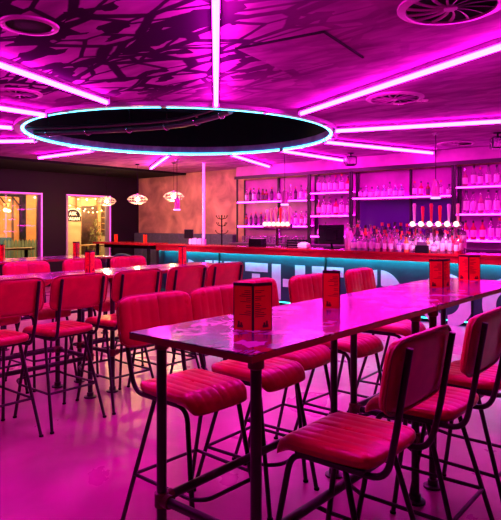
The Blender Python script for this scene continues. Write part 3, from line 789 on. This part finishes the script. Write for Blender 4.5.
# ------------------------------------------------------------------ pendants
def cage_pendant(x, y, z, lb):
    t = thing('cage_pendant', lb, 'pendant light', (x, y, z), 0, 'white wire cage pendants')
    MB().tube([(0,0,.12),(0,0,HC-z)], .004, 6).build('cord', M['black'], t); MB().cyl((0,0,HC-z-.02), .045, .02, 14).build('ceiling_rose', M['black'], t)
    MB().lathe([(.02,.05),(.024,.06),(.024,.12),(.01,.13)], 12).build('lamp_holder', M['whitewire'], t)
    MB().sphere((0,0,.0), .045, 14).build('bulb', M['warm'], t)
    c = MB(); n = 18
    for r, zz in ((.10,.095),(.18,.06),(.225,0),(.18,-.06),(.10,-.095)):
        c.tube([(r*cos(2*pi*k/32), r*sin(2*pi*k/32), zz) for k in range(32)], .0055, 6, True)
    for k in range(n):
        a = 2*pi*k/n
        c.tube([(r*cos(a), r*sin(a), zz) for r, zz in ((.03,.11),(.10,.095),(.18,.06),(.225,0),(.18,-.06),(.10,-.095))], .0045, 6)
    c.build('cage', M['cage'], t)
    l = bpy.data.lights.new('bulb_light', 'POINT'); l.color = (1,.50,.17); l.energy = 55; l.shadow_soft_size = .05
    lo = bpy.data.objects.new('bulb_light', l); COL.objects.link(lo); lo.parent = t; lo.location = (0,0,-.17)
cage_pendant(-11.66, 8.46, 2.10, 'white wire cage pendant in front of the right window')
cage_pendant(-10.30, 8.30, 2.10, 'white wire cage pendant in front of the dark wall edge, middle of three')
cage_pendant(-9.46, 8.62, 2.15, 'white wire cage pendant in front of the plaster wall, rightmost of three')
def glass_pendant(x, y, z, lb):
    t = thing('glass_pendant', lb, 'pendant light', (x, y, z), 0, 'pink glass pendants over the bar')
    MB().tube([(0,0,.27),(0,0,HC-z)], .006, 6).build('cord', M['black'], t); MB().lathe([(.04,HC-z-.03),(.05,HC-z)], 14).build('ceiling_rose', M['alu'], t)
    MB().lathe([(.02,.24),(.02,.29)], 10).build('lamp_holder', M['alu'], t)
    MB().lathe([(.068,.02),(.060,.05),(.055,.22),(.03,.26),(.02,.25),(.048,.215),(.053,.05),(.061,.022)], 20).build('shade', M['shadeglass'], t)
    l = bpy.data.lights.new('pendant_light', 'SPOT'); l.color = (1,.30,.75); l.energy = 120; l.spot_size = R(130); l.spot_blend = .6; l.shadow_soft_size = .05
    lo = bpy.data.objects.new('pendant_light', l); COL.objects.link(lo); lo.parent = t; lo.location = (0,0,-.01)
    MB().lathe([(.066,0),(.070,.004),(.070,.026),(.066,.03)], 20).build('rim', M['shaderim'], t)
glass_pendant(-3.43, 8.30, 1.92, 'pink glass cylinder pendant hanging before the right mirror bay')
glass_pendant(-6.20, 8.30, 1.88, 'pink glass cylinder pendant hanging before the left bottle shelves')
glass_pendant(-8.92, 8.22, 1.83, 'pink glass cylinder pendant just under the rightmost wire cage pendant')
# vertical tube from ceiling to the bar
t = thing('vertical_neon', 'vertical pink neon tube dropping from ceiling to the bar before plaster wall', 'neon light', (-8.87, 8.95, 1.10))
MB().tube([(0,0,.03),(0,0,HC-1.10-.03)], .024, 10).build('tube', mat('dim pink neon tube', (.9,.5,.8), .4, emit=(1.0,.03,.75), es=7), t)
MB().cyl((0,0,0), .04, .03, 14).build('base_cap', M['alu'], t); MB().cyl((0,0,HC-1.10-.03), .04, .03, 14).build('ceiling_cap', M['alu'], t)

# ------------------------------------------------------------------ outside the windows
FX = -16.6
struct(MB().box(-19, XL-.2, 2, 17, -.12, -.02).build('ground', M['street']))
t = thing('brick_building', 'orange brick building across the street behind the left window', 'building', (FX, 8.2, 0))
MB().box(-.4, 0, -4.2, 1.75, -.02, 5.2).build('wall', M['brick'], t)
MB().box(0, .10, .68, .85, -.02, 5.2).build('column', M['black'], t)
MB().box(0, .06, -1.6, -.35, -.02, 2.7).build('dark_doorway', M['black'], t)
w = MB().box(0, .03, -.28, .50, 1.05, 2.45).build('window', M['bronze'], t); MB().box(.03, .036, -.20, .42, 1.12, 2.38).build('pane', M['brick'], w)
MB().box(0, .25, -1.6, .68, 2.36, 2.46).build('canopy', M['black'], t)
for k in range(5): MB().tube([(.12,-1.2+k*.4,2.37),(.20,-1.0+k*.4,2.08)], .02, 6).build('bracket', M['black'], t)
t = thing('picket_fence', 'grey green picket fence in front of the orange bricks, right part of the left window', 'fence', (FX+.6, 8.12, 0))
for k in range(12):
    y = -.02 + k*.105
    MB().prism([(y,-.02),(y+.085,-.02),(y+.085,1.04),(y+.0425,1.11),(y,1.04)], lambda a, b_, d: (d, a, b_), 0, .02).build('picket', M['fence'], t)
for z in (.25,.9): MB().box(-.03,0,-.04,1.25,z,z+.08).build('rail', M['fence'], t)
t = thing('outdoor_bench', 'teal cushioned outdoor bench behind the left window', 'bench', (FX+.12, 7.75, 0))
MB().box(0,.4,-.8,.8,.42,.52,b=.02).build('cushion', M['teal'], t); MB().box(0,.08,-.8,.8,.52,1.16,b=.02).build('back', M['teal'], t)
for y in (-.7,.7): MB().box(.02,.38,y-.03,y+.03,-.02,.42).build('leg', M['black'], t)
t = thing('outdoor_ledge', 'pale timber outdoor ledge crossing the left window', 'ledge', (XL-.75, 7.0, 0))
MB().box(-.15,.15,-1.3,.75,.90,.95).build('board', M['timber'], t)
for y in (-1.1,.6): MB().box(-.03,.03,y-.03,y+.03,-.02,.90).build('leg', M['black'], t)
t = thing('cafe_front', 'cream lit cafe front across the street behind the right window', 'building', (FX, 11.6, 0))
MB().box(-.4, 0, -1.62, 3.4, -.02, 5.2).build('wall', M['cream'], t)
for y0, y1 in ((-.78,-.62),(.02,.14),(.72,.86)): MB().box(0,.10,y0,y1,-.02,2.75).build('pillar', M['timber'], t)
MB().box(0,.05,-.62,.02,-.02,2.15).build('door', M['bronze'], t)
sh = MB().box(0,.06,.16,.70,1.2,2.35).build('shelf_window', M['bronze'], t)
for z in (1.35,1.55,1.75,1.95,2.15): MB().box(.06,.10,.18,.68,z,z+.03).build('shelf', M['timber'], sh)
MB().box(0,.16,-1.6,1.0,2.42,2.55).build('fascia', M['timber'], t)
# arched sign on a board
t = thing('arched_sign', 'dark arched sign with glowing cream letters outside the right window', 'sign', (FX+.35, 10.50, 0))
MB().box(-.03,0,-.30,.29,-.02,1.62).build('board', M['cream'], t)
ap = [(-.30,1.64),(.29,1.64)] + [(-.005+.295*cos(pi*k/14), 1.80+.24*sin(pi*k/14)) for k in range(15)]
MB().prism(ap, lambda a, b_, d: (d, a, b_), -.03, 0).build('arch', M['black'], t)
MB().tube([(.01, -.005+.285*cos(pi*k/14), 1.80+.23*sin(pi*k/14)) for k in range(15)], .014, 6).build('arch_border', M['signlight'], t)
for txt, z, sz in (('ASK', 1.83, .155), ('ITALIAN', 1.675, .135)):
    cu = bpy.data.curves.new('lettering', 'FONT'); cu.body = txt; cu.size = sz; cu.align_x = 'CENTER'; cu.extrude = .004; cu.offset = .003
    tmp = bpy.data.objects.new('tmp', cu); COL.objects.link(tmp)
    dg = bpy.context.evaluated_depsgraph_get(); me = bpy.data.meshes.new_from_object(tmp.evaluated_get(dg))
    bpy.data.objects.remove(tmp)
    o = bpy.data.objects.new('lettering', me); COL.objects.link(o); me.materials.clear(); me.materials.append(M['signlight'])
    o.parent = t; o.location = (.008, -.005, z); o.rotation_euler = (pi/2, 0, pi/2)
t = thing('potted_bush', 'bushy plant before the cafe door outside the right window', 'plant', (FX+.45, 11.28, 0))
MB().lathe([(.12,-.02),(.17,.30),(.15,.30)], 16).build('pot', M['bronze'], t)
b = MB(); rnd = random.Random(4)
for k in range(260):
    a = rnd.random()*6.28; z = .35+rnd.random()*1.35; r = (.22*(1-abs(z-.9)/1.2)+.04)*rnd.random()**.5
    c_ = V((r*cos(a), r*sin(a), z)); d1 = V((rnd.uniform(-1,1), rnd.uniform(-1,1), rnd.uniform(-.5,1))).normalized()*.055; d2 = d1.cross(V((rnd.random(),rnd.random(),1))).normalized()*.022
    b.add([c_-d1, c_+d2, c_+d1, c_-d2], [(0,1,2,3)])
b.build('foliage', M['leaf'], t); MB().tube([(0,0,.28),(0,0,1.3)], .015, 6).build('stem', M['bronze'], t)
t = thing('pavement_table', 'timber topped pavement table outside the right window', 'table', (FX+1.4, 10.75, 0))
MB().box(-.25,.25,-.55,.75,.88,.92).build('tabletop', M['timber'], t)
for y in (-.45,.65): MB().tube([(0,y,-.02),(0,y,.88)], .025, 8).build('leg', M['black'], t)
# festoon bulbs
fx = thing('festoon_lights', 'strings of warm bulbs over the street outside the windows', 'string lights', (FX+1.0, 9.2, 0))
lines = [((0,.65,2.48),(0,1.9,2.46),4), ((.1,.62,2.2),(.1,1.7,2.16),4), ((-.86,1.62,2.12),(-.86,2.65,2.10),6), ((.3,-2.3,2.5),(.1,-.9,2.3),3)]
for a, c_, n in lines:
    A, B = V(a), V(c_); P = []
    for k in range(n*3+1):
        u = k/(n*3); p = A.lerp(B, u); p.z -= .25*4*u*(1-u)*.5; P.append(p)
    MB().tube(P, .006, 6).build('cable', M['black'], fx)
    for k in range(n):
        p = P[k*3+1]
        bb = MB().sphere((p.x, p.y, p.z-.05), .021, 10).build('bulb', M['warmsmall'], fx); MB().lathe([(.012,-.02),(.012,0)], 8, (p.x,p.y,p.z)).build('socket', M['black'], bb)
for (x, y, z, e) in ((-15.2, 10.3, 2.3, 130), (-15.6, 11.6, 2.2, 130), (-15.2, 8.6, 2.3, 150), (-15.2, 7.4, 2.3, 120)):  # point lights added beside the festoon bulbs to brighten the street
    l = bpy.data.lights.new('festoon_fill_light', 'POINT'); l.color = (1,.62,.27); l.energy = e; l.shadow_soft_size = .025
    lo = bpy.data.objects.new('festoon_fill_light', l); COL.objects.link(lo); lo.location = (x, y, z)

# ------------------------------------------------------------------ world, camera, view
w = bpy.data.worlds.new('World'); S.world = w; w.use_nodes = True
w.node_tree.nodes['Background'].inputs[0].default_value = (.05,.02,.06,1); w.node_tree.nodes['Background'].inputs[1].default_value = .12
cam = bpy.data.cameras.new('Camera'); co = bpy.data.objects.new('Camera', cam); COL.objects.link(co)
co.location = (0, 0, 1.55); co.rotation_euler = (pi/2, 0, R(40.13))
cam.sensor_fit = 'HORIZONTAL'; cam.sensor_width = 36; cam.lens = 581/501*36; cam.shift_y = -36/501; cam.clip_start = .02; cam.clip_end = 200
S.camera = co
S.cycles.use_denoising = True
S.cycles.max_bounces = 8; S.cycles.diffuse_bounces = 4; S.cycles.glossy_bounces = 4; S.cycles.transmission_bounces = 6
S.cycles.sample_clamp_indirect = 6; S.cycles.caustics_reflective = False; S.cycles.caustics_refractive = False
S.view_settings.view_transform = 'Standard'; S.view_settings.look = 'None'; S.view_settings.gamma = 1
S.view_settings.use_curve_mapping = False; S.view_settings.exposure = 0.22
for k, (o, nm, r) in enumerate(protos):              # drop any bottle kind no shelf asked for
    if k not in used:
        for ch in list(o.children): bpy.data.objects.remove(ch)
        bpy.data.objects.remove(o)
